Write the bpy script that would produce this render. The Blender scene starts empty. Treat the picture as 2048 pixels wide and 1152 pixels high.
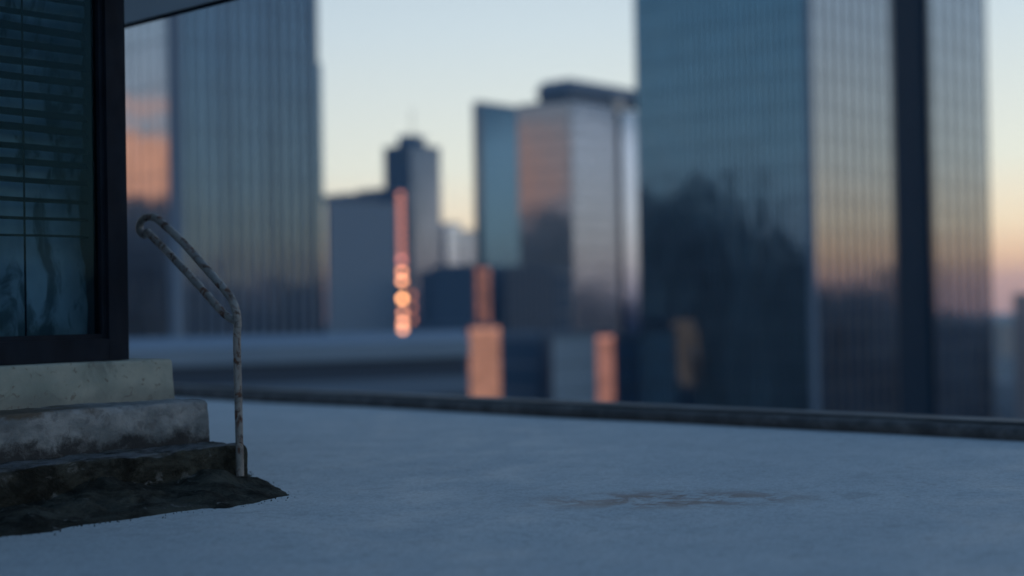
import bpy, bmesh, math, random
from mathutils import Vector, Matrix, noise

# ------------------------------------------------------------------ camera
SC = bpy.context.scene
COL = SC.collection
FPX = 2844.0                      # focal length in pixels of a 2048 wide frame (50 mm on 36 mm)
EYE = Vector((0, 0, 0.84))
HEAD = math.radians(42)
PITCH = math.atan((612 - 576) / FPX)
ROLL = 0.017
F0 = Vector((math.cos(HEAD), math.sin(HEAD), 0)); R0 = Vector((math.sin(HEAD), -math.cos(HEAD), 0)); U0 = Vector((0, 0, 1))
F = F0 * math.cos(PITCH) + U0 * math.sin(PITCH)
U1 = U0 * math.cos(PITCH) - F0 * math.sin(PITCH)
R = R0 * math.cos(ROLL) - U1 * math.sin(ROLL)
U = U1 * math.cos(ROLL) + R0 * math.sin(ROLL)
cd = bpy.data.cameras.new('camera'); cam = bpy.data.objects.new('camera', cd); COL.objects.link(cam)
m = Matrix.Identity(4)
for i in range(3):
    m[i][0] = R[i]; m[i][1] = U[i]; m[i][2] = -F[i]; m[i][3] = EYE[i]
cam.matrix_world = m
cd.lens = 50; cd.sensor_width = 36; cd.clip_start = 0.05; cd.clip_end = 60000
cd.dof.use_dof = True; cd.dof.focus_distance = 6.25; cd.dof.aperture_fstop = 0.70
SC.camera = cam
vs = SC.view_settings
vs.view_transform = 'Standard'; vs.look = 'None'; vs.exposure = 0.0; vs.gamma = 1.0; vs.use_curve_mapping = False
SC.cycles.use_denoising = True
SC.cycles.max_bounces = 6; SC.cycles.volume_bounces = 1
SC.cycles.sample_clamp_indirect = 4.0

# ------------------------------------------------------------------ dusk sky
SUN_H = HEAD - math.radians(82)                 # heading of the afterglow, right of the view
SUN_D = Vector((math.cos(SUN_H), math.sin(SUN_H), 0))
W = bpy.data.worlds.new('World'); SC.world = W; W.use_nodes = True
nt = W.node_tree; nt.nodes.clear(); L = nt.links.new
def N(t, **k):
    n = nt.nodes.new(t)
    for a, b in k.items(): setattr(n, a, b)
    return n
def MA(op, a, b=None, c=None, clamp=False):
    n = N('ShaderNodeMath', operation=op, use_clamp=clamp)
    for i, v in enumerate((a, b, c)):
        if v is None: continue
        if isinstance(v, (int, float)): n.inputs[i].default_value = v
        else: L(v, n.inputs[i])
    return n.outputs[0]
def ramp(fac, stops, interp='LINEAR'):
    n = N('ShaderNodeValToRGB'); n.color_ramp.interpolation = interp
    el = n.color_ramp.elements
    el[0].position = stops[0][0]; el[0].color = (*stops[0][1], 1)
    el[1].position = stops[-1][0]; el[1].color = (*stops[-1][1], 1)
    for p, c in stops[1:-1]:
        e = el.new(p); e.color = (*c, 1)
    L(fac, n.inputs[0]); return n.outputs[0]
tc = N('ShaderNodeTexCoord')
sp = N('ShaderNodeSeparateXYZ'); L(tc.outputs['Generated'], sp.inputs[0])
z = sp.outputs[2]
elev = MA('POWER', MA('MAXIMUM', MA('ADD', z, 0.02), 0.0), 0.5)        # sqrt spreads the low sky over the ramp
def ps(deg): return math.sqrt(max(0, math.sin(math.radians(deg)) + 0.02))
warm = ramp(elev, [(0, (.50, .27, .24)), (ps(-.4), (.60, .31, .24)), (ps(.7), (.76, .40, .27)), (ps(1.7), (.84, .55, .34)), (ps(3), (.83, .69, .49)),
                   (ps(5.5), (.68, .705, .625)), (ps(11), (.505, .595, .645)), (ps(22), (.25, .37, .52)), (ps(45), (.075, .155, .29)), (ps(90), (.042, .105, .215))])
cool = ramp(elev, [(0, (.17, .20, .27)), (ps(0), (.24, .26, .33)), (ps(2.5), (.33, .31, .36)), (ps(6), (.32, .37, .44)), (ps(12), (.21, .31, .42)),
                   (ps(25), (.10, .20, .33)), (ps(50), (.045, .115, .23)), (ps(90), (.042, .105, .215))])
dt = N('ShaderNodeVectorMath', operation='DOT_PRODUCT'); L(tc.outputs['Generated'], dt.inputs[0]); dt.inputs[1].default_value = SUN_D
mr = N('ShaderNodeMapRange', interpolation_type='SMOOTHSTEP'); L(dt.outputs['Value'], mr.inputs[0])
mr.inputs[1].default_value = -1.0; mr.inputs[2].default_value = 0.25
mx = N('ShaderNodeMix', data_type='RGBA'); L(mr.outputs[0], mx.inputs[0]); L(cool, mx.inputs[6]); L(warm, mx.inputs[7])
# a low bank of cloud still catching the last light, opposite the afterglow
CH = HEAD + math.radians(86)
dc = N('ShaderNodeVectorMath', operation='DOT_PRODUCT'); L(tc.outputs['Generated'], dc.inputs[0]); dc.inputs[1].default_value = (math.cos(CH), math.sin(CH), 0)
ca = N('ShaderNodeMapRange', interpolation_type='SMOOTHSTEP'); L(dc.outputs['Value'], ca.inputs[0])
ca.inputs[1].default_value = math.cos(math.radians(16)); ca.inputs[2].default_value = math.cos(math.radians(9))
mpn = N('ShaderNodeMapping'); L(tc.outputs['Generated'], mpn.inputs[0]); mpn.inputs['Scale'].default_value = (3, 3, 11)
nz = N('ShaderNodeTexNoise'); L(mpn.outputs[0], nz.inputs['Vector']); nz.inputs['Scale'].default_value = 6; nz.inputs['Detail'].default_value = 5
zc = MA('ADD', z, MA('MULTIPLY', MA('SUBTRACT', nz.outputs[0], .5), .12))
band = MA('MULTIPLY', MA('SMOOTH_MIN', MA('MULTIPLY', MA('SUBTRACT', zc, .055, clamp=True), 50), 1.0, .2), MA('MULTIPLY', MA('SUBTRACT', .140, zc, clamp=True), 40, clamp=True), clamp=True)
cf = MA('MULTIPLY', band, ca.outputs[0], clamp=True)
mc = N('ShaderNodeMix', data_type='RGBA'); L(cf, mc.inputs[0]); L(mx.outputs[2], mc.inputs[6]); mc.inputs[7].default_value = (.80, .37, .24, 1)
sky = N('ShaderNodeTexSky', sky_type='NISHITA'); sky.sun_disc = False
sky.sun_elevation = math.radians(0.5); sky.sun_rotation = math.radians(90) - SUN_H
bg1 = N('ShaderNodeBackground'); L(sky.outputs[0], bg1.inputs[0]); bg1.inputs[1].default_value = 0.05
bg2 = N('ShaderNodeBackground'); L(mc.outputs[2], bg2.inputs[0]); bg2.inputs[1].default_value = 1.22
ad = N('ShaderNodeAddShader'); L(bg1.outputs[0], ad.inputs[0]); L(bg2.outputs[0], ad.inputs[1])
wo = N('ShaderNodeOutputWorld'); L(ad.outputs[0], wo.inputs[0])
sl = bpy.data.lights.new('sun', 'SUN'); sl.energy = 0.06; sl.angle = math.radians(12); sl.color = (1, .62, .42)
so = bpy.data.objects.new('sun', sl); COL.objects.link(so)
so.rotation_euler = (SUN_D * -1 + Vector((0, 0, -0.03))).to_track_quat('-Z', 'Y').to_euler()
so.location = (0, 0, 30)

# ------------------------------------------------------------------ pixel -> world
def ray(x, y):
    return F + R * ((x - 1024) / FPX) - U * ((y - 576) / FPX)
def at(x, y, d): return EYE + ray(x, y) * d
def on_z(x, y, zz):
    r = ray(x, y); return EYE + r * ((zz - EYE.z) / r.z)
def on_y(x, y, yy):
    r = ray(x, y); return EYE + r * ((yy - EYE.y) / r.y)
def on_x(x, y, xx):
    r = ray(x, y); return EYE + r * ((xx - EYE.x) / r.x)
def slide(C, ax, x):              # length along axis ax from C at which it projects to column x
    a = (x - 1024) / FPX; p = C - EYE
    return (a * p.dot(F) - p.dot(R)) / (ax.dot(R) - a * ax.dot(F))
AX = Vector((1, 0, 0)); AY = Vector((0, 1, 0))
GROUND = -122.0

# ------------------------------------------------------------------ mesh helpers
def tag(o, label=None, cat=None, group=None, kind=None):
    if label: o['label'] = label
    if cat: o['category'] = cat
    if group: o['group'] = group
    if kind: o['kind'] = kind
    return o
def empty(name, loc=(0, 0, 0)):
    o = bpy.data.objects.new(name, None); COL.objects.link(o); o.location = loc; o.empty_display_size = .2
    return o
class MB:
    def __init__(s): s.v = []; s.f = []; s.mi = []
    def box(s, x0, x1, y0, y1, z0, z1, mi=0):
        b = len(s.v)
        s.v += [(x0, y0, z0), (x1, y0, z0), (x1, y1, z0), (x0, y1, z0), (x0, y0, z1), (x1, y0, z1), (x1, y1, z1), (x0, y1, z1)]
        s.f += [(b, b+3, b+2, b+1), (b+4, b+5, b+6, b+7), (b, b+1, b+5, b+4), (b+1, b+2, b+6, b+5), (b+2, b+3, b+7, b+6), (b+3, b, b+4, b+7)]
        s.mi += [mi] * 6
    def prism(s, pts, z0, z1, mis=None):       # ccw footprint
        b = len(s.v); n = len(pts)
        s.v += [(p[0], p[1], z0) for p in pts] + [(p[0], p[1], z1) for p in pts]
        s.f += [tuple(range(b + n, b + 2 * n)), tuple(range(b + n - 1, b - 1, -1))]; s.mi += [0, 0]
        for i in range(n):
            j = (i + 1) % n
            s.f.append((b + i, b + j, b + n + j, b + n + i)); s.mi.append(mis[i] if mis else 0)
    def tube(s, pts, r, seg=16, cap=True, wob=0):
        pts = [Vector(p) for p in pts]; n = len(pts); rings = []; prev = None
        for i, p in enumerate(pts):
            t = (pts[min(i + 1, n - 1)] - pts[max(i - 1, 0)]).normalized()
            if prev is None:
                a = Vector((0, 0, 1)) if abs(t.z) < .9 else Vector((1, 0, 0))
                prev = t.cross(a).normalized()
            u = (prev - t * prev.dot(t)).normalized(); prev = u; w = t.cross(u)
            ring = []
            for k in range(seg):
                an = 2 * math.pi * k / seg
                q = p + (u * math.cos(an) + w * math.sin(an)) * r
                if wob: q += noise.noise_vector(q * 45) * wob
                ring.append(len(s.v)); s.v.append(tuple(q))
            rings.append(ring)
        for a, b in zip(rings, rings[1:]):
            for k in range(seg):
                s.f.append((a[k], a[(k+1) % seg], b[(k+1) % seg], b[k])); s.mi.append(0)
        if cap:
            s.f.append(tuple(reversed(rings[0]))); s.mi.append(0); s.f.append(tuple(rings[-1])); s.mi.append(0)
    def build(s, name, mats, parent=None, smooth=False, origin=None):
        if not isinstance(mats, (list, tuple)): mats = [mats]
        o0 = Vector(origin) if origin is not None else Vector((0, 0, 0))
        me = bpy.data.meshes.new(name); me.from_pydata([tuple(Vector(v) - o0) for v in s.v], [], s.f)
        for mm in mats: me.materials.append(mm)
        me.polygons.foreach_set('material_index', s.mi)
        if smooth: me.polygons.foreach_set('use_smooth', [True] * len(s.f))
        me.update()
        o = bpy.data.objects.new(name, me); COL.objects.link(o)
        if parent is not None:
            o.parent = parent; o.location = o0 - root_loc(parent)
        else: o.location = o0
        return o
def root_loc(p):
    v = Vector(p.location)
    while p.parent: p = p.parent; v += Vector(p.location)
    return v

# ------------------------------------------------------------------ materials
def mat(name, col, rough=.8, metal=0.0, spec=.5, emit=None, estr=0):
    mm = bpy.data.materials.new(name); mm.use_nodes = True
    b = mm.node_tree.nodes['Principled BSDF']
    b.inputs['Base Color'].default_value = (*col, 1); b.inputs['Roughness'].default_value = rough; b.inputs['Metallic'].default_value = metal
    b.inputs['Specular IOR Level'].default_value = spec
    if emit: b.inputs['Emission Color'].default_value = (*emit, 1); b.inputs['Emission Strength'].default_value = estr
    return mm
class G:                                   # small node-graph builder on a material
    def __init__(s, mm):
        s.nt = mm.node_tree; s.b = s.nt.nodes['Principled BSDF']; s.tc = s.n('ShaderNodeTexCoord'); s.co = s.tc.outputs['Object']
    def n(s, t, **k):
        q = s.nt.nodes.new(t)
        for a, b in k.items(): setattr(q, a, b)
        return q
    def l(s, a, b): s.nt.links.new(a, b)
    def noise(s, scale, detail=4, rough=.55, stretch=(1, 1, 1), off=(0, 0, 0), dist=0):
        mp = s.n('ShaderNodeMapping'); s.l(s.co, mp.inputs[0]); mp.inputs['Scale'].default_value = stretch; mp.inputs['Location'].default_value = off
        q = s.n('ShaderNodeTexNoise'); s.l(mp.outputs[0], q.inputs['Vector']); q.inputs['Scale'].default_value = scale
        q.inputs['Detail'].default_value = detail; q.inputs['Roughness'].default_value = rough; q.inputs['Distortion'].default_value = dist
        return q.outputs[0]
    def rng(s, v, a, b, c=0., d=1.):
        q = s.n('ShaderNodeMapRange', interpolation_type='SMOOTHSTEP'); s.l(v, q.inputs[0])
        for i, w in enumerate((a, b, c, d)): q.inputs[i + 1].default_value = w
        return q.outputs[0]
    def math(s, op, a, b, clamp=False):
        q = s.n('ShaderNodeMath', operation=op, use_clamp=clamp)
        for i, v in enumerate((a, b)):
            if isinstance(v, (int, float)): q.inputs[i].default_value = v
            else: s.l(v, q.inputs[i])
        return q.outputs[0]
    def mix(s, f, a, b):
        q = s.n('ShaderNodeMix', data_type='RGBA')
        for i, v in ((0, f), (6, a), (7, b)):
            if isinstance(v, (int, float)): q.inputs[i].default_value = v
            elif isinstance(v, tuple): q.inputs[i].default_value = (*v, 1)
            else: s.l(v, q.inputs[i])
        return q.outputs[2]
    def color(s, c): s.l(c, s.b.inputs['Base Color'])
    def bump(s, h, strength=.5, dist=.01):
        q = s.n('ShaderNodeBump'); s.l(h, q.inputs['Height']); q.inputs['Strength'].default_value = strength; q.inputs['Distance'].default_value = dist
        s.l(q.outputs[0], s.b.inputs['Normal'])
    def xyz(s):
        q = s.n('ShaderNodeSeparateXYZ'); s.l(s.co, q.inputs[0]); return q.outputs

def glass_wall(name, refl, rough=.06, wave=.02, cell=(1.5, 1.5, 3.6)):
    mm = mat(name, refl, rough, 1.0)
    g = G(mm)
    # every pane is set a hair out of true, and is rolled slightly wavy
    mp = g.n('ShaderNodeMapping'); g.l(g.co, mp.inputs[0]); mp.inputs['Scale'].default_value = tuple(1 / c for c in cell)
    fl = g.n('ShaderNodeVectorMath', operation='FLOOR'); g.l(mp.outputs[0], fl.inputs[0])
    wn = g.n('ShaderNodeTexWhiteNoise'); g.l(fl.outputs[0], wn.inputs[0])
    g.color(g.mix(g.rng(wn.outputs[0], 0, 1, .0, .16), refl, tuple(c * .55 for c in refl)))
    g.bump(g.noise(.35, 2, .5, (1, 1, .45)), 1.0, wave)
    return mm

M = {}
M['glass_teal'] = glass_wall('blue_green_curtain_glass', (.165, .30, .40), .07, .07)
M['glass_grey'] = glass_wall('sky_grey_face_glass', (.245, .325, .42), .05, .03)  # right face only: the brighter sky it mirrors is put into a greyer tint
M['glass_left'] = glass_wall('sky_pale_face_glass', (.52, .55, .60), .05, .03)  # left faces only: paler tint stands in for brighter mirrored sky
M['glass_blue'] = glass_wall('blue_curtain_glass', (.125, .235, .375), .06, .03)
M['glass_dark'] = glass_wall('dark_curtain_glass', (.15, .27, .42), .08, .03)
M['glass_mid'] = glass_wall('mid_blue_glass', (.15, .27, .42), .07, .03)
M['glass_far'] = glass_wall('far_blue_glass', (.14, .25, .42), .07, .03)
M['glass_tower'] = glass_wall('slate_blue_glass', (.13, .225, .40), .07, .03)
M['glass_slab'] = glass_wall('slab_blue_glass', (.04, .125, .26), .07, .03)
M['glass_pale'] = glass_wall('pale_blue_glass', (.135, .24, .42), .07, .03)
M['alu'] = mat('weathered_aluminium', (.33, .34, .36), .5, .3)
M['alu_dark'] = mat('dark_anodised_metal', (.06, .07, .085), .5, .4)
M['spandrel'] = mat('spandrel_panel', (.08, .13, .19), .5)
M['conc'] = mat('facade_concrete', (.30, .30, .30), .85)
M['conc_dark'] = mat('dark_facade', (.08, .145, .23), .8, spec=.2)
M['navy_panel'] = mat('navy_panel_facade', (.10, .20, .33), .8, spec=.2)
M['blue_cladding'] = mat('blue_grey_cladding', (.40, .52, .64), .75, spec=.2)
M['grey_panel'] = mat('grey_panel_facade', (.17, .24, .33), .8, spec=.2)
M['brick_dark'] = mat('dark_brown_facade', (.24, .28, .34), .85, spec=.2)
M['navy'] = mat('navy_louvre_recess', (.004, .028, .062), .6, spec=.05)

# ------------------------------------------------------------------ the city: ground and low blocks
g_ = MB(); NR = 64
g_.v = [(0, 0, GROUND)] + [(math.cos(2 * math.pi * k / NR) * 12000, math.sin(2 * math.pi * k / NR) * 12000, GROUND) for k in range(NR)]
g_.f = [(0, k + 1, (k + 1) % NR + 1) for k in range(NR)]; g_.mi = [0] * NR
mg = mat('city_ground', (.07, .075, .08), .95); gg = G(mg)
gg.color(gg.mix(gg.noise(.01, 6), (.045, .048, .052), (.11, .11, .11)))
tag(g_.build('ground', mg), kind='structure')

rnd = random.Random(7)
mcity = mat('distant_facades', (.2, .2, .2), .8); gc = G(mcity)
gc.color(gc.mix(gc.rng(gc.noise(.02, 1), .35, .65), (.13, .17, .22), (.27, .32, .37)))
city = MB()
def cbox(head, dist, w, d, top):
    x, y = math.cos(head) * dist, math.sin(head) * dist
    city.box(x - w / 2, x + w / 2, y - d / 2, y + d / 2, GROUND + .5, top)
for i in range(1500):                                    # the carpet of far low blocks in front
    a = math.radians(rnd.uniform(-24, 24)); d = 700 * (8 ** rnd.random())
    if d < 1100 and rnd.random() < .5: continue
    h = rnd.choice([20, 30, 45, 60, 80]) * rnd.uniform(.6, 1.1)
    cbox(HEAD - a, d, rnd.uniform(18, 45), rnd.uniform(18, 45), GROUND + h)
TW = at(1700, 600, 180)                                  # the striped tower mirrors two stretches of skyline
def tbox(rel, dist, w, d, e):
    x, y = TW.x + math.cos(HEAD + rel) * dist, TW.y + math.sin(HEAD + rel) * dist
    city.box(x - w / 2, x + w / 2, y - d / 2, y + d / 2, GROUND + .5, .84 + (dist + 180) * math.tan(e))
for i in range(170):                                     # skyline to the right of the view
    a = math.radians(rnd.uniform(74, 125)); d = rnd.uniform(900, 2200)
    e = math.radians(rnd.choice([-1.3, -.8, -.3, .2, .8, 1.4]) + rnd.uniform(-.3, .3))
    cbox(HEAD - a, d, rnd.uniform(20, 50), rnd.uniform(20, 50), .84 + d * math.tan(e))
for i in range(120):
    a = rnd.uniform(58, 74.5); d = rnd.uniform(900, 2200)
    e = rnd.choice([-2.4, -1.9, -1.5, -1.2]) if a < 67.3 else rnd.choice([-1.6, -1.2, -.7, -.3, .2, .7, 1.2])
    w = rnd.uniform(20, 45) if e < .3 else rnd.uniform(10, 20)
    tbox(-math.radians(a), d, w, w, math.radians(e + rnd.uniform(-.25, .25)))
for i in range(190):                                     # taller skyline to the left
    a = math.radians(rnd.uniform(62, 92)); d = rnd.uniform(900, 1700)
    e = math.radians(rnd.choice([1.5, 2.0, 2.6, 3.2, 3.8, 4.4]) + rnd.uniform(-.4, .4))
    cbox(HEAD + a, d, rnd.uniform(25, 55), rnd.uniform(25, 55), .84 + d * math.tan(e))
for i in range(110):
    a = rnd.uniform(99, 112); d = rnd.uniform(700, 1500)
    pk = 4.6 if a < 102.2 else (5.0 if a < 104 else (3.9 if a < 106 else 2.2))
    w = rnd.uniform(14, 40)
    tbox(math.radians(a), d, w, w, math.radians(pk * rnd.uniform(.35, 1.0)))
tag(city.build('distant_city', mcity), kind='stuff', label='hazy low city blocks spreading to the horizon beyond the towers')

# ------------------------------------------------------------------ towers
def corner(xc, D):
    p = at(xc, 600, D); return Vector((p.x, p.y, 0))
def lens(C, xl, xr):
    P = Vector((C.x, C.y, EYE.z))
    return slide(P, AY, xl), slide(P, AX, xr)            # left-face length (+Y), right-face length (+X)
def ztop(xc, y, D): return at(xc, y, D).z
def fins(mb, p, q, n, depth, w, z0, z1, skip_ends=False):
    depth *= .5
    p = Vector(p); q = Vector(q); d = q - p
    horiz = abs(d.x) > abs(d.y)
    for k in range(n + 1):
        c = p + d * (k / n)
        if horiz: mb.box(c.x - w / 2, c.x + w / 2, c.y - depth, c.y + .05, z0, z1)
        else: mb.box(c.x - depth, c.x + .05, c.y - w / 2, c.y + w / 2, z0, z1)
def bands(mb, p, q, depth, h, z0, z1, step):
    h *= .55
    zz = z1 - h
    while zz > z0:
        if abs(q[0] - p[0]) > abs(q[1] - p[1]): mb.box(min(p[0], q[0]), max(p[0], q[0]), p[1] - depth, p[1] + .04, zz, zz + h)
        else: mb.box(p[0] - depth, p[0] + .04, min(p[1], q[1]), max(p[1], q[1]), zz, zz + h)
        zz -= step
def tower(name, label, xc, xl, xr, D, ytop, mats, nl, nr, fin=('alu', .3, .12), step=3.8, band=('spandrel', .8), z0=GROUND + .1, Ll=None, Lr=None, zt=None, group=None, zvis=-60):
    """axis-aligned tower whose nearest corner stands at column xc, D metres away"""
    C = corner(xc, D); a, b = lens(C, xl, xr)
    if Ll: a = Ll
    if Lr: b = Lr
    top = zt if zt is not None else ztop(xc, ytop, D)
    r = empty(name, (C.x + b / 2, C.y + a / 2, z0)); tag(r, label, 'building', group)
    mb = MB(); mb.prism([(C.x, C.y), (C.x + b, C.y), (C.x + b, C.y + a), (C.x, C.y + a)], z0, top, [1, 1, 0, 0])
    mb.build('glass_wall', [M[mats[0]], M[mats[1]]], r)
    f = MB()
    if nl: fins(f, (C.x, C.y + .3), (C.x, C.y + a), nl, fin[1], fin[2], zvis, top)
    if nr: fins(f, (C.x + .3, C.y), (C.x + b, C.y), nr, fin[1], fin[2], zvis, top)
    if f.v: tag(f.build('mullions', M[fin[0]], r), kind='stuff')
    if step:
        h = MB()
        bands(h, (C.x, C.y), (C.x, C.y + a), .05, band[1], zvis, top, step); bands(h, (C.x, C.y), (C.x + b, C.y), .05, band[1], zvis, top, step)
        tag(h.build('floor_bands', M[band[0]], r), kind='stuff')
    mb = MB(); mb.box(C.x - .12, C.x + b + .12, C.y - .12, C.y + a + .12, top, top + .6); mb.build('roof_parapet', M['grey_panel'], r)
    return r, C, a, b, top

# the big tower on the right, with a dark slot in its right-hand face
D = 175; C = corner(1626, D); P = Vector((C.x, C.y, EYE.z))
a = slide(P, AY, 1280); b1 = slide(P, AX, 1793); b2 = slide(P, AX, 1868); b3 = slide(P, AX, 1984)
top = 72; z0 = GROUND + .1; SD = 9
r = empty('striped_glass_tower', (C.x + b3 / 2, C.y + a / 2, z0))
tag(r, 'huge blue green glass tower with a dark vertical slot, tallest on the right', 'tower')
mb = MB(); mb.prism([(C.x, C.y), (C.x + b1, C.y), (C.x + b1, C.y + SD), (C.x + b2, C.y + SD), (C.x + b2, C.y), (C.x + b3, C.y), (C.x + b3, C.y + a), (C.x, C.y + a)],
                    z0, top, [1, 2, 2, 2, 1, 1, 0, 0])
mb.build('glass_wall', [M['glass_teal'], M['glass_grey'], M['navy']], r)
mb = MB(); mb.box(C.x + b1 + .01, C.x + b2 - .01, C.y + .5, C.y + SD - .01, z0, top); mb.build('service_slot', M['navy'], r)
f = MB(); fins(f, (C.x + .7, C.y), (C.x + b1 - .5, C.y), 9, .12, .34, -60, top); fins(f, (C.x + b2 + .5, C.y), (C.x + b3 - .2, C.y), 6, .12, .34, -60, top)
tag(f.build('fins', M['alu_dark'], r), kind='stuff')
f = MB(); fins(f, (C.x, C.y + .5), (C.x, C.y + a), 30, .06, .2, -60, top); tag(f.build('mullions', M['alu_dark'], r), kind='stuff')
h = MB()
bands(h, (C.x, C.y), (C.x + b1, C.y), .03, .16, -60, top, 3.9); bands(h, (C.x + b2, C.y), (C.x + b3, C.y), .03, .16, -60, top, 3.9); bands(h, (C.x, C.y), (C.x, C.y + a), .02, .2, -60, top, 3.9)
tag(h.build('floor_bands', M['spandrel'], r), kind='stuff')
mb = MB(); mb.box(C.x - .35, C.x + .35, C.y - .35, C.y + .35, -60, top + .5); mb.build('corner_post', M['grey_panel'], r)

# the tower on the left
r, C, a, b, top = tower('broad_glass_tower', 'broad grey blue tower rising behind the stair handrail, left of the open sky', 355, 160, 644, 120, 0, ('glass_left', 'glass_blue'), 11, 52, ('alu_dark', .06, .06), 3.8, band=('spandrel', .12), zt=62)
pl = None
for k in range(14):
    x = C.x + .6 + (b - 1.2) * k / 13
    mb = MB(); mb.box(x - .15, x + .15, C.y - .12, C.y + .05, -60, 61.5)
    if pl is None: pl = mb.build('pilaster', M['grey_panel'], r, origin=(x, C.y, 0)); x_first = x
    else:
        o = pl.copy(); COL.objects.link(o); o.location = Vector((x, C.y, 0)) - root_loc(r)
mb = MB(); mb.box(C.x - .4, C.x + .5, C.y - .4, C.y + .5, -60, 62.6); mb.build('corner_post', M['grey_panel'], r)
zs = ztop(645, 75, 120); w = slide(Vector((C.x + b, C.y, EYE.z)), AX, 655)
mb = MB(); mb.box(C.x + b, C.x + b + w, C.y + .3, C.y + a * .8, GROUND + .1, zs); mb.build('side_wing', M['glass_blue'], r)

# mid distance, left of centre
r, C, a, b, top = tower('ribbed_block', 'ribbed blue office block with a small roof hump, right of the broad tower', 657, 655, 795, 260, 402, ('blue_cladding', 'blue_cladding'), 3, 14, ('grey_panel', .3, .3), 0, zvis=-60)
mb = MB(); mb.box(C.x + b * .36, C.x + b * .80, C.y + 1, C.y + a + 9, top + .6, top + 1.9); mb.build('roof_hump', M['grey_panel'], r)

EM = {}
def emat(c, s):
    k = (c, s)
    if k not in EM: EM[k] = mat('glow_pane_glass', (.1, .08, .06), .3, emit=c, estr=s)
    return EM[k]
# slim tower with the column of lit windows
D = 285; C = corner(783, D); P = Vector((C.x, C.y, EYE.z)); b = slide(P, AX, 828); tp = ztop(800, 374, D)
r = empty('slim_lit_tower', (C.x + b / 2, C.y + 5, GROUND + .1)); tag(r, 'slim dark tower with one vertical run of glowing orange windows', 'building')
mb = MB(); mb.box(C.x, C.x + b, C.y, C.y + 10, GROUND + .1, tp); mb.build('wall', M['conc_dark'], r)
mm_px = D / FPX; x0 = C.x + slide(P, AX, 800); x1 = C.x + slide(P, AX, 809)
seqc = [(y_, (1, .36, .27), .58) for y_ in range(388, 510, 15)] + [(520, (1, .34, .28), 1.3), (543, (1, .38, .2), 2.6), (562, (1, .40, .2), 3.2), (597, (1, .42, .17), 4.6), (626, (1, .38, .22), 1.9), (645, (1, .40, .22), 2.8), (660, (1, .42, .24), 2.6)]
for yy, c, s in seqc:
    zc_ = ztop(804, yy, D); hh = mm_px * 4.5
    mb = MB(); mb.box(x0, x1, C.y - .12, C.y + .1, zc_ - hh, zc_ + hh); mb.build('glow_pane', emat(c, s * 2.0), r, origin=((x0 + x1) / 2, C.y, zc_))
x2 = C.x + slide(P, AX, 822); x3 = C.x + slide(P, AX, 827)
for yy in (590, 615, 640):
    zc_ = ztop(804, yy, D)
    mb = MB(); mb.box(x2, x3, C.y - .12, C.y + .1, zc_ - hh, zc_ + hh); mb.build('glow_pane', emat((1, .34, .2), 1.6), r, origin=((x2 + x3) / 2, C.y, zc_))

# stepped dark tower with mast
r, C, a, b, top = tower('stepped_tower', 'dark blue tower with stepped top and thin mast standing alone in the sky', 825, 774, 884, 380, 292, ('navy_panel', 'glass_tower'), 8, 9, ('spandrel', .3, .3), 3.8)
zt1 = ztop(822, 268, 380); mb = MB(); mb.box(C.x + b * .02, C.x + b * .55, C.y + a * .04, C.y + a * .5, top + .5, zt1); mb.build('roof_tier', M['navy_panel'], r)
zt2 = zt1
zt3 = ztop(822, 214, 380); mb = MB(); mb.tube([(C.x + b * .25, C.y + a * .2, zt2), (C.x + b * .25, C.y + a * .2, zt3)], .14, 8); mb.build('mast', M['alu_dark'], r)

# pale far buildings in the gap
tower('pale_far_block', 'pale hazy far block low in the gap left of the twin centre towers', 895, 881, 925, 700, 447, ('glass_pale', 'glass_pale'), 0, 0, step=4, band=('conc', 1.2))
tower('pale_far_block', 'paler warm far block squeezed against the blue green slab tower', 932, 925, 962, 760, 462, ('glass_pale', 'glass_pale'), 0, 0, step=4, band=('conc', 2.2))

# centre: blue green slab and the big tower with crown
tower('blue_slab_tower', 'flat topped blue green slab tower left of the crowned tower', 967, 953, 1066, 420, 206, ('glass_mid', 'glass_slab'), 3, 16, ('spandrel', .2, .25), 3.8, band=('spandrel', .8))
D = 330
r, C, a, b, top = tower('crowned_tower', 'pale grey centre tower with dark hipped crown, orange sky mirrored in its left face', 1147, 1042, 1238, D, 200, ('glass_left', 'glass_pale'), 16, 14, ('alu', .25, .3), 3.8, band=('spandrel', .5))
zc0 = top + 1.0; zc1 = ztop(1141, 178, D); zc2 = ztop(1141, 154, D); b4 = slide(Vector((C.x, C.y, EYE.z)), AX, 1305); a4 = slide(Vector((C.x, C.y, EYE.z)), AY, 1080)
mb = MB(); mb.box(C.x + .6, C.x + b4, C.y + .6, C.y + a4, zc0, zc1); mb.build('crown_drum', M['grey_panel'], r)
mb = MB(); q = [(C.x - .3, C.y - .3), (C.x + b4 + .4, C.y - .3), (C.x + b4 + .4, C.y + a4 + .4), (C.x - .3, C.y + a4 + .4)]
q2 = [(C.x + 1.0, C.y + 1.0), (C.x + b4 - 1, C.y + 1.0), (C.x + b4 - 1, C.y + a4 - 1), (C.x + 1.0, C.y + a4 - 1)]
mb.v = [(x, y, zc1) for x, y in q] + [(x, y, zc2) for x, y in q2]; mb.f = [(3, 2, 1, 0), (4, 5, 6, 7), (0, 1, 5, 4), (1, 2, 6, 5), (2, 3, 7, 6), (3, 0, 4, 7)]; mb.mi = [0] * 6
mb.build('crown_roof', M['grey_panel'], r)
xs = C.x + b
mb = MB(); mb.box(xs, xs + slide(Vector((xs, C.y, EYE.z)), AX, 1250), C.y + 1.6, C.y + a, GROUND + .1, top - .2); mb.build('recessed_bay', M['spandrel'], r)
P2 = Vector((xs, C.y, EYE.z)); e0 = slide(P2, AX, 1250); e1 = slide(P2, AX, 1300)
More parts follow.
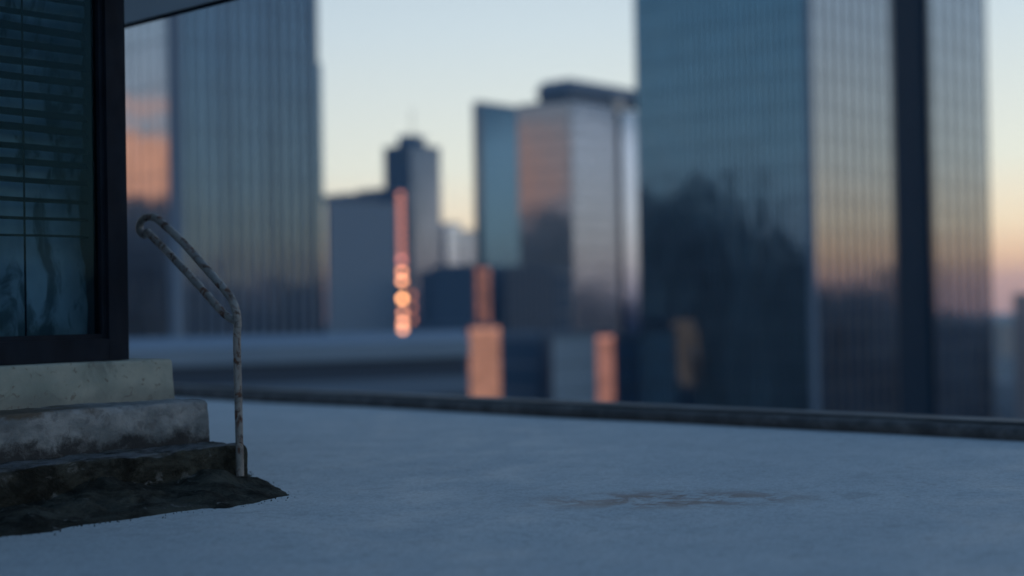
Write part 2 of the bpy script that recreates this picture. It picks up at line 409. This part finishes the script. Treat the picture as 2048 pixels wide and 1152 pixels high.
mb = MB(); mb.box(xs + e0, xs + e1, C.y, C.y + a, GROUND + .1, top - .4); mb.build('side_bay', M['glass_pale'], r)
mb = MB(); c_ = Vector((xs + e0 * .2, C.y - .9, ztop(1141, 196, D)))
mb.box(c_.x - 1.2, c_.x + 1.6, c_.y, c_.y + 1.2, c_.z - 1.6, c_.z + 1.6); mb.build('roof_beacon', mat('beacon_cover', (.7, .68, .65), .5), r)

# lower buildings in the middle
tower('low_brown_block', 'dark brown low block in front of the crowned tower', 1010, 985, 1110, 240, 538, ('brick_dark', 'brick_dark'), 5, 9, ('conc_dark', .2, .4), 3.6, band=('brick_dark', 1.4))
tower('low_navy_block', 'dark navy low block below the pale far blocks', 905, 868, 1000, 300, 536, ('glass_dark', 'glass_dark'), 3, 8, ('conc_dark', .2, .3), 3.6, band=('conc_dark', 1.2))
tower('brown_infill_block', 'low brownish block below the orange reflection of the crowned tower', 1066, 1050, 1142, 262, 545, ('brick_dark', 'conc_dark'), 2, 6, ('brick_dark', .2, .4), 3.6, band=('brick_dark', 1.2))
# blocks whose orange and reddish fronts get their brightness from added emissive panes
def litface(name, label, xc, xr, D, ytop, ybot, cols, rows, c, s, wallm, frac=.62, yc=None, xl=None):
    C = corner(xc, D); P = Vector((C.x, C.y, EYE.z)); b = slide(P, AX, xr); t = ztop(xc, ytop, D); zb = ztop(xc, ybot, D)
    dp = slide(P, AY, xl) if xl else 9
    r = empty(name, (C.x + b / 2, C.y + dp / 2, GROUND + .1)); tag(r, label, 'building')
    mb = MB(); mb.box(C.x, C.x + b, C.y, C.y + dp, GROUND + .1, t + .6); mb.build('wall', M[wallm], r)
    first = None
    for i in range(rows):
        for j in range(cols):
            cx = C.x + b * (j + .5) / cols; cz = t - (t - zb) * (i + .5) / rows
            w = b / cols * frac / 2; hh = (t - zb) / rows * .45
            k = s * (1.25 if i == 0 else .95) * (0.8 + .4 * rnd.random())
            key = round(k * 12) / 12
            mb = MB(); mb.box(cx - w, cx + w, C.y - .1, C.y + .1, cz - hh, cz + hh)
            mb.build('glow_pane', emat(c, key), r, origin=(cx, C.y, cz))
    return r
litface('orange_lit_block', 'small block with salmon orange glow added over its front, above the roof edge', 937, 998, 180, 656, 812, 4, 14, (1, .45, .31), .38, 'conc_dark', .92)
litface('pink_lit_block', 'narrow block with pink glow added over its front beside the large glass tower', 1190, 1225, 200, 672, 830, 2, 13, (1, .43, .34), .33, 'conc_dark', .92)
litface('dim_lit_block', 'narrow dark block with dim red brown glowing panes above the orange block', 950, 982, 230, 536, 660, 2, 10, (1, .38, .30), .20, 'conc_dark')
litface('faint_lit_block', 'narrow dark block with faintest reddish panes, left of the dim lit one', 905, 930, 270, 545, 640, 2, 8, (1, .42, .42), .11, 'conc_dark')
tower('dark_corner_block', 'near black low block right of the orange lit block', 1075, 998, 1100, 195, 672, ('conc_dark', 'brick_dark'), 8, 3, ('conc_dark', .2, .3), 3.6, band=('brick_dark', 1.2))
tower('grey_low_block', 'plain grey blue low block left of the narrow pink lit block', 1102, 1095, 1190, 185, 674, ('glass_mid', 'blue_cladding'), 1, 6, ('spandrel', .15, .2), 3.6, band=('spandrel', .3))
tower('blue_low_block', 'deep blue low block tucked against the large glass tower', 1228, 1224, 1300, 205, 676, ('navy_panel', 'navy_panel'), 1, 6, ('spandrel', .15, .2), 3.6, band=('spandrel', .8))
# far right edge
r, C, a, b, top = tower('dotted_office_block', 'blue grey block dotted with small windows at the far right edge', 2029, 2026, 2120, 320, 592, ('spandrel', 'spandrel'), 0, 0, step=0)
mb = MB()
for i in range(24):
    for j in range(9):
        x = C.x + .9 + j * 1.35; zz = top - 2.0 - i * 1.45
        mb.box(x, x + .7, C.y - .06, C.y + .05, zz, zz + .7)
tag(mb.build('windows', M['glass_pale'], r), kind='stuff')
tower('hazy_pale_tower', 'hazy pale block low between the large glass tower and dotted block', 1999, 1990, 2034, 1400, 648, ('conc', 'conc'), 0, 0, step=4, band=('conc_dark', 1.4))

# long low building across the street (left): pale roof edge over dark window bands
D = 62; C = corner(934, D); C2 = at(300, 700, 55.5)
zt_ = at(934, 680, D).z
r = empty('long_low_building', (C.x - 20, C.y + 18, GROUND + .1)); tag(r, 'long low building with pale roof and dark window bands just beyond the kerb', 'building')
# footprint: right end at column 934, runs left and slightly away
dirv = (Vector((C2.x, C2.y, 0)) - Vector((C.x, C.y, 0))).normalized(); nrm = Vector((-dirv.y, dirv.x, 0))
if nrm.dot(F0) < 0: nrm = -nrm
sight = Vector((C.x, C.y, 0)).normalized()
def strip(z0_, z1_, out, name, m_, L0=0, L1=48, dep=26, par=r):
    p = [C + dirv * L0 - nrm * out, C + dirv * L1 - nrm * out, C + dirv * L1 + nrm * dep, C + dirv * (L0 + .2) + sight * dep]
    mb = MB(); pts = [(v.x, v.y) for v in p]
    ar = sum(pts[i][0] * pts[(i+1) % 4][1] - pts[(i+1) % 4][0] * pts[i][1] for i in range(4))
    if ar < 0: pts.reverse()
    mb.prism(pts, z0_, z1_); return mb.build(name, m_, par)
M['pale_roof'] = mat('pale_roof_membrane', (.24, .27, .30), .8); gq = G(M['pale_roof']); gq.color(gq.mix(gq.noise(.3, 4), (.15, .235, .33), (.21, .30, .40)))
M['dark_band'] = mat('dark_wall_band', (.03, .06, .105), .7); M['mid_band'] = mat('blue_wall_band', (.11, .18, .27), .7)
strip(zt_ - .7, zt_, .25, 'roof_edge', M['pale_roof'])
zz = zt_ - .7
for k in range(7):
    strip(zz - .85, zz, 0, 'window_band', M['dark_band'], .1); zz -= .85
    strip(zz - .75, zz, .12, 'wall_band', M['mid_band']); zz -= .75
strip(GROUND + .1, zz, 0, 'wall', M['mid_band'])

# ------------------------------------------------------------------ the roof we stand on
PY0 = on_z(330, 791, 0); PY1 = on_z(2048, 888, 0)
PX = None
# the upstand runs along +Y (away to the left) at nearly constant X
ux = (PY0.x + PY1.x) / 2
mdeck = mat('roof_membrane', (.33, .34, .36), .62); gd = G(mdeck)
base = gd.mix(gd.rng(gd.noise(.9, 8, .72), .3, .7), (.40, .465, .50), (.45, .515, .545))
base = gd.mix(gd.rng(gd.noise(60, 3, .7), .35, .75, 0, .55), base, (.18, .20, .225))
base = gd.mix(gd.rng(gd.noise(17, 5, .75), .45, .72, 0, .5), base, (.20, .22, .25))
base = gd.mix(gd.rng(gd.noise(4.5, 6, .65, (1, 1, 1), (3, 1, 0), 1.2), .55, .72, 0, .45), base, (.20, .22, .24))
xyz = gd.xyz()
sc_ = on_z(1340, 998, 0)                                # centre of the rust coloured stain
mp = gd.n('ShaderNodeMapping'); gd.l(gd.co, mp.inputs[0]); mp.vector_type = 'TEXTURE'
mp.inputs['Location'].default_value = (sc_.x, sc_.y, 0); mp.inputs['Rotation'].default_value = (0, 0, math.atan2(R0.y, R0.x) + .05); mp.inputs['Scale'].default_value = (.66, .30, 1)
vl = gd.n('ShaderNodeVectorMath', operation='LENGTH'); gd.l(mp.outputs[0], vl.inputs[0])
near = gd.rng(vl.outputs['Value'], .35, 1.25, 1, 0)
st = gd.math('MULTIPLY', near, gd.rng(gd.noise(6.5, 7, .72, (1, 1, 1), (.3, .9, 0), .5), .41, .58), True)
base = gd.mix(gd.math('MULTIPLY', st, .8), base, (.19, .12, .09))
# small dark scuffs
sf = gd.rng(gd.noise(9, 3, .5, (1, 1, 1), (7, 2, 0)), .70, .76)
base = gd.mix(gd.math('MULTIPLY', sf, .45), base, (.10, .11, .12))
gd.color(base)
hh_ = gd.math('ADD', gd.math('MULTIPLY', gd.noise(2.2, 4, .5, (1, 1, 1), (0, 0, 0), .5), 1.2), gd.math('MULTIPLY', gd.noise(90, 4, .7), .5))
gd.bump(hh_, .6, .012)
gd.l(gd.rng(gd.noise(3, 4), .3, .7, .5, .75), gd.b.inputs['Roughness'])
# deck: a gently uneven sheet in the visible part, with the building mass below
mb = MB(); NX = 110; NY = 150; X0, X1, Y0, Y1 = -6., ux + .34, -9., 26.
for j in range(NY + 1):
    for i in range(NX + 1):
        x = X0 + (X1 - X0) * i / NX; y = Y0 + (Y1 - Y0) * j / NY
        mb.v.append((x, y, noise.noise((x * .55, y * .55, 0)) * .006))
for j in range(NY):
    for i in range(NX):
        k = j * (NX + 1) + i; mb.f.append((k, k + 1, k + NX + 2, k + NX + 1)); mb.mi.append(0)
tag(mb.build('roof_deck', mdeck, smooth=True), kind='structure')
mb = MB(); mb.box(X0, X1, Y0, Y1, GROUND + .1, -.02); tag(mb.build('building_below_roof', M['conc']), kind='structure')

# the upstand along the roof edge
mups = mat('tarred_upstand', (.05, .055, .06), .75); gu = G(mups)
gu.color(gu.mix(gu.rng(gu.noise(6, 5, .65), .4, .7), (.028, .032, .036), (.085, .09, .095)))
gu.bump(gu.noise(14, 5, .6), .8, .03)
mcop = mat('coping_metal', (.20, .22, .25), .6, .2); gk = G(mcop)
gk.color(gk.mix(gk.rng(gk.noise(5, 5, .6, (1, .4, 1)), .35, .7), (.035, .045, .055), (.09, .115, .135)))
r = empty('roof_edge_upstand', (ux, 8, 0)); tag(r, 'low dark tarred kerb with thin metal coping along the far edge of the roof', 'parapet')
mb = MB(); n = 260
prof = [(0, -.01), (-.015, .035), (.0, .070), (.05, .083), (.24, .083), (.26, -.01)]
for i in range(n + 1):
    y = Y0 + (Y1 - Y0) * i / n
    for (px_, pz) in prof:
        q = Vector((ux + px_, y, pz)); dq = noise.noise_vector(q * 2.6) * .012 + noise.noise_vector(q * 9) * .005
        mb.v.append((q.x + dq.x, y, max(-.012, q.z + dq.z * .6)))
k = len(prof)
for i in range(n):
    for j in range(k - 1):
        a_ = i * k + j; mb.f.append((a_, a_ + 1, a_ + k + 1, a_ + k)); mb.mi.append(0)
mb.build('upstand', mups, r, smooth=True)
cp = None
yy = Y0
while yy < Y1 - .1:                                     # coping in lengths with open joints
    mb = MB(); mb.box(ux + .11, ux + .33, yy + .006, min(yy + 1.994, Y1), .085, .103)
    mb.box(ux + .325, ux + .337, yy + .006, min(yy + 1.994, Y1), .02, .085)
    if cp is None: cp = mb.build('coping_length', mcop, r, origin=(ux + .2, yy + 1, .1))
    elif yy + 2 <= Y1:
        o = cp.copy(); COL.objects.link(o); o.location = Vector((ux + .2, yy + 1, .1)) - root_loc(r)
    yy += 2

# ------------------------------------------------------------------ steps
V3, V2, V1 = 5.50, 5.77, 6.04
U3 = on_y(496, 930, V3).x; U2 = on_y(418, 840, V2).x; U1_ = on_y(346, 760, V1).x
Z3 = on_y(490, 889, V3).z; Z2 = on_y(416, 799, V2).z; Z1 = on_y(341, 717, V1).z
UL = 0.2; YB = 9.5
def rough_box(x0, x1, y0, y1, z0, z1, s, amp, seed, batter=0, chip=.0):
    """box with gridded faces, displaced by position so that corners stay closed; chipped along its arrises"""
    bm = bmesh.new()
    def grid(o, a, b, na, nb):
        vs_ = [[bm.verts.new(o + a * (i / na) + b * (j / nb)) for j in range(nb + 1)] for i in range(na + 1)]
        for i in range(na):
            for j in range(nb): bm.faces.new((vs_[i][j], vs_[i+1][j], vs_[i+1][j+1], vs_[i][j+1]))
    X = Vector((x1 - x0, 0, 0)); Y = Vector((0, y1 - y0, 0)); Z = Vector((0, 0, z1 - z0)); O = Vector((x0, y0, z0))
    nx, nz = max(2, int(X.x / s)), max(2, int(Z.z / s)); ny = max(2, int(min(Y.y, .8) / s))
    Y.y = min(Y.y, .8)
    grid(O, X, Z, nx, nz); grid(O + Z, X, Y, nx, ny); grid(O + X, Y, Z, ny, nz)
    bmesh.ops.remove_doubles(bm, verts=bm.verts, dist=1e-5)
    for v in bm.verts:
        c = v.co.copy(); q = c + Vector((seed * 3.1, seed, 0))
        d = noise.noise_vector(q * 3.2) * amp + noise.noise_vector(q * 11) * amp * .6 + noise.noise_vector(q * 34) * amp * .3
        ez = z1 - c.z; ey = c.y - y0; ex = x1 - c.x
        top_edge = max(0, 1 - ez / .02) * max(0, 1 - ey / .02)
        side = max(0, 1 - ex / .02) * max(0, 1 - ey / .02)
        tside = max(0, 1 - ex / .02) * max(0, 1 - ez / .02)
        cn = max(0, noise.noise(q * 7) * .9 + .25) * chip
        d += Vector((0, 1, -1)) * top_edge * (cn + .003) + Vector((-1, 1, 0)) * side * (cn + .003) + Vector((-1, 0, -1)) * tside * (cn + .003)
        if batter: d.y -= batter * ez / (z1 - z0); d.x += batter * .5 * ez / (z1 - z0)
        v.co = c + d
    return bm
def bmo(bm, name, mm, parent):
    me = bpy.data.meshes.new(name)
    bmesh.ops.recalc_face_normals(bm, faces=bm.faces); bm.to_mesh(me); bm.free()
    me.materials.append(mm); me.polygons.foreach_set('use_smooth', [True] * len(me.polygons))
    o = bpy.data.objects.new(name, me); COL.objects.link(o)
    if parent: o.parent = parent; o.location = -root_loc(parent)
    return o
steps = empty('entrance_steps', (2.4, V3, 0)); tag(steps, 'worn concrete steps with crumbling dark base climbing to the window wall', 'steps')
# plinth: pale cream render, specked with rust and scratches
mpl = mat('cream_render', (.36, .37, .33), .85, spec=.2); g = G(mpl)
c = g.mix(g.rng(g.noise(3, 6, .6), .3, .72), (.19, .235, .22), (.315, .345, .31))
c = g.mix(g.rng(g.noise(26, 3, .5, (1, 1, 1), (2, 0, 5), .6), .61, .70, 0, .75), c, (.13, .12, .10))
c = g.mix(g.rng(g.noise(7, 4, .6, (1, 1, .5), (5, 3, 2)), .62, .69, 0, .85), c, (.20, .09, .05))
c = g.mix(g.rng(g.noise(5, 7, .75, (1, 1, .6), (8, 1, 4), .7), .52, .68, 0, .55), c, (.10, .12, .115))
sx = g.xyz()
lowd = g.rng(g.math('ADD', sx[2], g.math('MULTIPLY', g.noise(6, 5), .14)), Z2 + .05, Z2 + .17, .55, 0)
c = g.mix(lowd, c, (.13, .14, .14)); g.color(c)
g.bump(g.math('ADD', g.noise(18, 5, .6), g.math('MULTIPLY', g.noise(90, 2), .25)), .55, .008)
bmo(rough_box(UL, U1_, V1, YB, Z2 - .01, Z1, .014, .0030, 1, .012, .001), 'plinth', mpl, steps)
mst = mat('stained_concrete', (.3, .3, .3), .85, spec=.2); g = G(mst)
c = g.mix(g.rng(g.noise(4, 6, .62, (1, 1, 1.6), (1, 1, 1), .4), .32, .70), (.10, .125, .14), (.26, .29, .305))
sx = g.xyz()
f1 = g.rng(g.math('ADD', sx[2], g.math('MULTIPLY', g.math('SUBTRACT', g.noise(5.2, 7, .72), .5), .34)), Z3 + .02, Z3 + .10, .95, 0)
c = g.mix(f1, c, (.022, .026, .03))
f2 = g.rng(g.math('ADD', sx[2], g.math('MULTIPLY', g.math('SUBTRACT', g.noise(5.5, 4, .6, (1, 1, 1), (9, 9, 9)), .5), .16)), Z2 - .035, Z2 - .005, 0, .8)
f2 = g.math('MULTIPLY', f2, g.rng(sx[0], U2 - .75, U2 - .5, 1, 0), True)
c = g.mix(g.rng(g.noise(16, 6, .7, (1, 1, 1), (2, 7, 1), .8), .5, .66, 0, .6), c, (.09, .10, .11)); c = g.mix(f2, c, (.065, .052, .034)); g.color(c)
g.bump(g.math('ADD', g.noise(12, 6, .65), g.math('MULTIPLY', g.noise(70, 2), .2)), .8, .014)
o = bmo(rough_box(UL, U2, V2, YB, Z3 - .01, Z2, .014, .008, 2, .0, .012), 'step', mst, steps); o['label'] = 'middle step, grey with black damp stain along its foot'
mdk = mat('grimy_crumbling_concrete', (.09, .1, .1), .95, spec=.1); g = G(mdk)
c = g.mix(g.rng(g.noise(5, 7, .68, (1, 1, 1.3), (4, 2, 1), .6), .36, .66), (.011, .0125, .011), (.052, .059, .052))
c = g.mix(g.rng(g.noise(13, 5, .6, (1, 1, 1), (0, 5, 1), .8), .60, .72, 0, .8), c, (.13, .145, .15))
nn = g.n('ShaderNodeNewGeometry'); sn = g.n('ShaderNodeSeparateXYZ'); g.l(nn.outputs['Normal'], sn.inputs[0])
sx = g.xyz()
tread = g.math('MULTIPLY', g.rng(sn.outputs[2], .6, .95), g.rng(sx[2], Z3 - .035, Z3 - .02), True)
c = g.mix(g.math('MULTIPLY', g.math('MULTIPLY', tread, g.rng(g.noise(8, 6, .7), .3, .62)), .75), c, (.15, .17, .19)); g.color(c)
g.bump(g.math('ADD', g.noise(10, 7, .7, (1, 1, 1), (0, 0, 0), .6), g.math('MULTIPLY', g.noise(55, 3), .3)), 1.0, .03)
o = bmo(rough_box(UL, U3, V3, YB, -.02, Z3, .013, .014, 3, .015, .013), 'step', mdk, steps); o['label'] = 'bottom step, almost black and crumbling'
# skirt of crumbled dark mortar on the deck
outl = [(-260, 1100), (-100, 1085), (0, 1074), (62, 1069), (108, 1064), (146, 1053), (215, 1045), (295, 1034), (347, 1026), (410, 1018), (455, 1018), (514, 1007), (552, 998), (582, 991), (556, 976), (528, 966), (508, 960), (498, 944)]
pts = [on_z(x, y, 0) for x, y in outl]; res = []
for p, q in zip(pts, pts[1:]):
    n = max(2, int((q - p).length / .018)); res += [p.lerp(q, k / n) for k in range(n)]
res.append(pts[-1]); mb = MB(); NR_ = 26
for i, p in enumerate(res):
    jit = noise.noise(Vector((i * .23, 0, 3))) * .02 + noise.noise(Vector((i * .71, 4, 3))) * .012
    inner = Vector((min(p.x - .02, U3 + .005), V3 + .03, 0))
    if p.y > V3: inner = Vector((U3 - .01, p.y, 0))
    dv = (p - inner); dv.normalize(); pe = p + dv * jit
    tail = max(0, min(1, (U3 + .10 - p.x) / .12))
    for k in range(NR_ + 1):
        t = k / NR_; q = inner.lerp(pe, t)
        hgt = (.018 + .075 * tail) * (1 - t) ** 1.25 * (.75 + .8 * noise.noise(q * 4.5)) + .012 * (1 - t ** 6)
        hgt += (noise.noise(q * 13) * .016 + noise.noise(q * 33) * .009 + abs(noise.noise(q * 22)) * .012) * (1 - t ** 4)
        if k == NR_: hgt = -.012
        mb.v.append((q.x, q.y, max(hgt, -.012)))
for i in range(len(res) - 1):
    for k in range(NR_):
        a_ = i * (NR_ + 1) + k; mb.f.append((a_, a_ + NR_ + 1, a_ + NR_ + 2, a_ + 1)); mb.mi.append(0)
mb.build('mortar_skirt', mdk, steps, smooth=True)

# crumbs broken off the skirt
mb = MB(); rc = random.Random(5)
for i in range(120):
    p = res[int(len(res) * rc.random() * .999)]; an = rc.uniform(0, 6.28); rr = rc.expovariate(1 / .03)
    cx, cy, sz = p.x + math.cos(an) * rr, p.y - abs(math.sin(an)) * rr, rc.uniform(.0015, .005) * (1.6 if rc.random() < .1 else 1)
    if cx > U3 + .5: continue
    b_ = len(mb.v); h_ = sz * rc.uniform(.6, 1.1)
    for k in range(5):
        t = 6.283 * k / 5 + rc.uniform(-.3, .3); mb.v.append((cx + math.cos(t) * sz * rc.uniform(.7, 1.3), cy + math.sin(t) * sz * rc.uniform(.7, 1.3), -.004))
    mb.v.append((cx, cy, h_ + .004))
    for k in range(5): mb.f.append((b_ + k, b_ + (k + 1) % 5, b_ + 5)); mb.mi.append(0)
tag(mb.build('mortar_crumbs', mdk, steps), kind='stuff')

# ------------------------------------------------------------------ handrail
mrail = mat('peeling_paint_and_rust', (.4, .42, .44), .55); g = G(mrail)
c = g.mix(g.rng(g.noise(9, 4, .6), .3, .7), (.095, .115, .125), (.185, .205, .21))
rust = g.mix(g.rng(g.noise(50, 4), .35, .65), (.025, .018, .015), (.085, .040, .026))
rf = g.rng(g.noise(16, 7, .72, (1, 1, .7), (2.2, .4, 1.3), .8), .48, .60)
c = g.mix(rf, c, rust); c = g.mix(g.rng(g.noise(80, 3, .6), .66, .74, 0, .8), c, (.07, .045, .035)); g.color(c)
g.l(g.rng(rf, 0, 1, .42, .9), g.b.inputs['Roughness'])
g.bump(g.math('SUBTRACT', g.noise(70, 3), g.math('MULTIPLY', rf, .5)), .7, .003)
XR = U3 - .06
def smooth_path(P_, n=8):
    out = []
    P_ = [P_[0]] + P_ + [P_[-1]]
    for i in range(1, len(P_) - 2):
        for k in range(n):
            t = k / n; a_, b_, c_, d_ = P_[i-1], P_[i], P_[i+1], P_[i+2]
            out.append(.5 * ((2 * b_) + (c_ - a_) * t + (2 * a_ - 5 * b_ + 4 * c_ - d_) * t * t + (3 * b_ - a_ - 3 * c_ + d_) * t ** 3))
    out.append(P_[-2]); return out
XRp = on_y(480, 900, V3 - .05).x
def rl(x, y): return on_x(x, y, XRp)
foot = on_y(481, 935, V3 - .05); foot.z = -.01
hr = empty('handrail', (XRp, foot.y, 0)); tag(hr, 'rusty bent pipe handrail with peeling grey paint at the right end of the steps', 'handrail')
top_pt = rl(474, 690)
post = [Vector((XRp, foot.y, -.01)), Vector((XRp, (foot.y + top_pt.y) / 2, .36)), Vector((XRp, top_pt.y, top_pt.z))]
nx_ = post + [rl(475, 655), rl(474, 632), rl(468, 609), rl(455, 587), rl(419, 545), rl(363, 482), rl(325, 447), rl(312, 437), rl(300, 434), rl(287, 438), rl(280, 449), rl(280, 462), rl(288, 470), rl(297, 467)]
mb = MB(); mb.tube(smooth_path(nx_[:4], 10), .0185, 20, True, .0012); mb.build('post', mrail, hr, smooth=True)
mb = MB(); mb.tube(smooth_path(nx_[3:], 8), .0195, 20, True, .0012); mb.build('upper_rail', mrail, hr, smooth=True)
mb = MB(); mb.tube(smooth_path([rl(294, 463), rl(345, 514), rl(398, 572), rl(440, 619), rl(458, 635), rl(474, 643)], 8), .0185, 20, True, .0015)
o = mb.build('lower_rail', mrail, hr, smooth=True)
mb = MB(); mb.tube([(XRp, foot.y, -.02), (XRp, foot.y, .045), (XRp, foot.y, .06)], .034, 16, True, .006); mb.build('foot_collar', mdk, hr, smooth=True)

# ------------------------------------------------------------------ glazed wall on the plinth
WY = V1 + .07
fr = on_y(258, 700, WY); XW = fr.x; ZB = Z1 + .002
mfr = mat('dark_window_frame', (.018, .024, .034), .6, spec=.08); g = G(mfr)
g.color(g.mix(g.rng(g.noise(7, 4, .6, (1, 1, .4)), .3, .7), (.005, .009, .016), (.010, .017, .028)))
g.l(g.rng(g.noise(12, 4), .3, .7, .5, .65), g.b.inputs['Roughness'])
pent = empty('rooftop_penthouse', (1.6, 8, Z1)); tag(pent, 'dark framed rooftop room with large teal window standing on the plinth', 'building')
ZC = 2.62                                                # underside of the canopy
FW = .108; XL = UL
win = MB()
# outer frame: right stile, bottom rail; two stepped inner beads
win.box(XW - FW, XW, WY, WY + .12, ZB, ZC)
win.box(XL, XW - FW, WY + .001, WY + .119, ZB, ZB + .105)
wo_ = win.build('window_frame', mfr, pent)
bd = MB(); bd.box(XW - FW - .02, XW - FW, WY + .03, WY + .1, ZB + .105, ZC); bd.box(XL, XW - FW - .02, WY + .032, WY + .098, ZB + .105, ZB + .13)
bd.build('glazing_bead', mfr, wo_)
# glass pane
mgl = bpy.data.materials.new('tinted_pane'); mgl.use_nodes = True; t_ = mgl.node_tree; t_.nodes.clear()
tr = t_.nodes.new('ShaderNodeBsdfTransparent'); tr.inputs[0].default_value = (.74, .86, .92, 1)
gl = t_.nodes.new('ShaderNodeBsdfGlossy'); gl.inputs['Roughness'].default_value = .03; gl.inputs[0].default_value = (.06, .14, .20, 1)
fn = t_.nodes.new('ShaderNodeFresnel'); fn.inputs[0].default_value = 1.45
mx_ = t_.nodes.new('ShaderNodeMixShader'); ou = t_.nodes.new('ShaderNodeOutputMaterial')
bn = t_.nodes.new('ShaderNodeBump'); nq = t_.nodes.new('ShaderNodeTexNoise'); nq.inputs['Scale'].default_value = 2.5; t_.links.new(nq.outputs[0], bn.inputs['Height']); bn.inputs['Distance'].default_value = .008
t_.links.new(bn.outputs[0], gl.inputs['Normal'])
t_.links.new(fn.outputs[0], mx_.inputs[0]); t_.links.new(tr.outputs[0], mx_.inputs[1]); t_.links.new(gl.outputs[0], mx_.inputs[2]); t_.links.new(mx_.outputs[0], ou.inputs[0])
mb = MB(); mb.box(XL, XW - FW - .012, WY + .058, WY + .066, ZB + .115, ZC); mb.build('pane', mgl, wo_)
# crumpled teal sheet hanging inside, with dark blind slats before it
mcur = mat('teal_sheet', (.10, .30, .34), .7); g = G(mcur)
c = g.mix(g.rng(g.noise(2.2, 5, .6, (1, 1, .6)), .3, .7), (.15, .235, .30), (.38, .51, .60))
c = g.mix(g.rng(g.noise(6, 5, .6, (1, 1, .35), (3, 1, 1), .8), .50, .62, 0, .8), c, (.035, .065, .08)); g.color(c)
mb = MB(); nx__, nz__ = 160, 120; YC = WY + .17
for j in range(nz__ + 1):
    for i in range(nx__ + 1):
        x = XL + .02 + (XW - XL - .06) * i / nx__; zz = ZB + .03 + (ZC - ZB - .05) * j / nz__
        q = Vector((x * 2.3, 0, zz * 1.8))
        dy = noise.noise(q) * .07 + abs(noise.noise(q * 2.7 + Vector((zz * 1.2, 0, 0)))) * .06 + math.sin(x * 34 + 3 * noise.noise(q)) * .008
        mb.v.append((x, YC + .05 + dy, zz))
for j in range(nz__):
    for i in range(nx__):
        k = j * (nx__ + 1) + i; mb.f.append((k, k + 1, k + nx__ + 2, k + nx__ + 1)); mb.mi.append(0)
mb.build('hanging_sheet', mcur, pent, smooth=True)
mslat = mat('dark_blind_slat', (.016, .028, .036), .6, spec=.15)
rs = random.Random(3); zz = ZC - .03; k = 0
while zz > 1.15:
    fade = max(0, min(1, (zz - 1.15) / .5)); hgt = .036 * (.22 + .78 * fade) * rs.uniform(.8, 1.15)
    mb = MB(); n = 28; x_a = XL + .03; x_b = XW - FW - .035
    for i in range(n + 1):
        x = x_a + (x_b - x_a) * i / n; s_ = noise.noise(Vector((x * 1.6, k * 3.3, 0))) * .012
        mb.v += [(x, YC - .06, zz + s_), (x, YC - .035, zz + hgt + s_), (x, YC - .033, zz + hgt + s_ - .002), (x, YC - .058, zz + s_ - .002)]
    for i in range(n):
        a_ = 4 * i
        for q in range(4): mb.f.append((a_ + q, a_ + (q + 1) % 4, a_ + 4 + (q + 1) % 4, a_ + 4 + q)); mb.mi.append(0)
    mb.f += [(3, 2, 1, 0), (4*n, 4*n+1, 4*n+2, 4*n+3)]; mb.mi += [0, 0]
    mb.build('blind_slat', mslat, pent, origin=((x_a + x_b) / 2, YC, zz))
    zz -= .081 * rs.uniform(.92, 1.08); k += 1
xc_ = on_y(47, 300, YC - .07).x
mb = MB(); mb.box(xc_ - .0022, xc_ + .0022, YC - .078, YC - .066, ZB + .1, ZC); mb.build('blind_cord', mslat, pent)
# walls, floor and roof of the room
mwall = mat('room_wall', (.12, .15, .16), .85)
mb = MB(); mb.box(XW - .1, XW - .002, WY + .121, YB - .5, Z1, ZC); mb.build('side_wall', mwall, pent)
mb = MB(); mb.box(XL, XW - .1, YB - .6, YB - .5, Z1, ZC); mb.build('back_wall', mwall, pent)
mb = MB(); mb.box(XL - .1, XL, WY, YB - .5, Z1, ZC); mb.build('end_wall', mwall, pent)
mb = MB(); mb.box(UL + .01, U1_ - .02, V1 + .75, YB - .4, Z2 - .2, Z1 - .006); mb.build('floor_slab', mwall, pent)
# canopy: edge runs away to the left over the corner
p1 = on_z(440, 0, ZC); p2 = on_z(245, 50, ZC); XC = (p1.x + p2.x) / 2
mcan = mat('canopy_soffit', (.22, .24, .27), .8); g = G(mcan); g.color(g.mix(g.noise(2, 5), (.55, .59, .62), (.64, .67, .70)))
mb = MB(); mb.box(XL - .4, XC, WY - .25, YB + .3, ZC, ZC + .16); mb.build('canopy', mcan, pent)
mb = MB(); mb.box(XC, XC + .018, WY - .26, YB + .3, ZC - .02, ZC + .19); mb.build('canopy_trim', mfr, pent)

# ------------------------------------------------------------------ haze
mh = bpy.data.materials.new('air'); mh.use_nodes = True; t_ = mh.node_tree; t_.nodes.clear()
pv = t_.nodes.new('ShaderNodeVolumePrincipled'); pv.inputs['Color'].default_value = (.55, .78, 1.0, 1); pv.inputs['Density'].default_value = .00007; pv.inputs['Anisotropy'].default_value = .5
ou = t_.nodes.new('ShaderNodeOutputMaterial'); t_.links.new(pv.outputs[0], ou.inputs['Volume'])
mb = MB(); mb.box(-12100, 12100, -12100, 12100, GROUND - 1, 190)
o = mb.build('haze', mh); tag(o, kind='stuff')
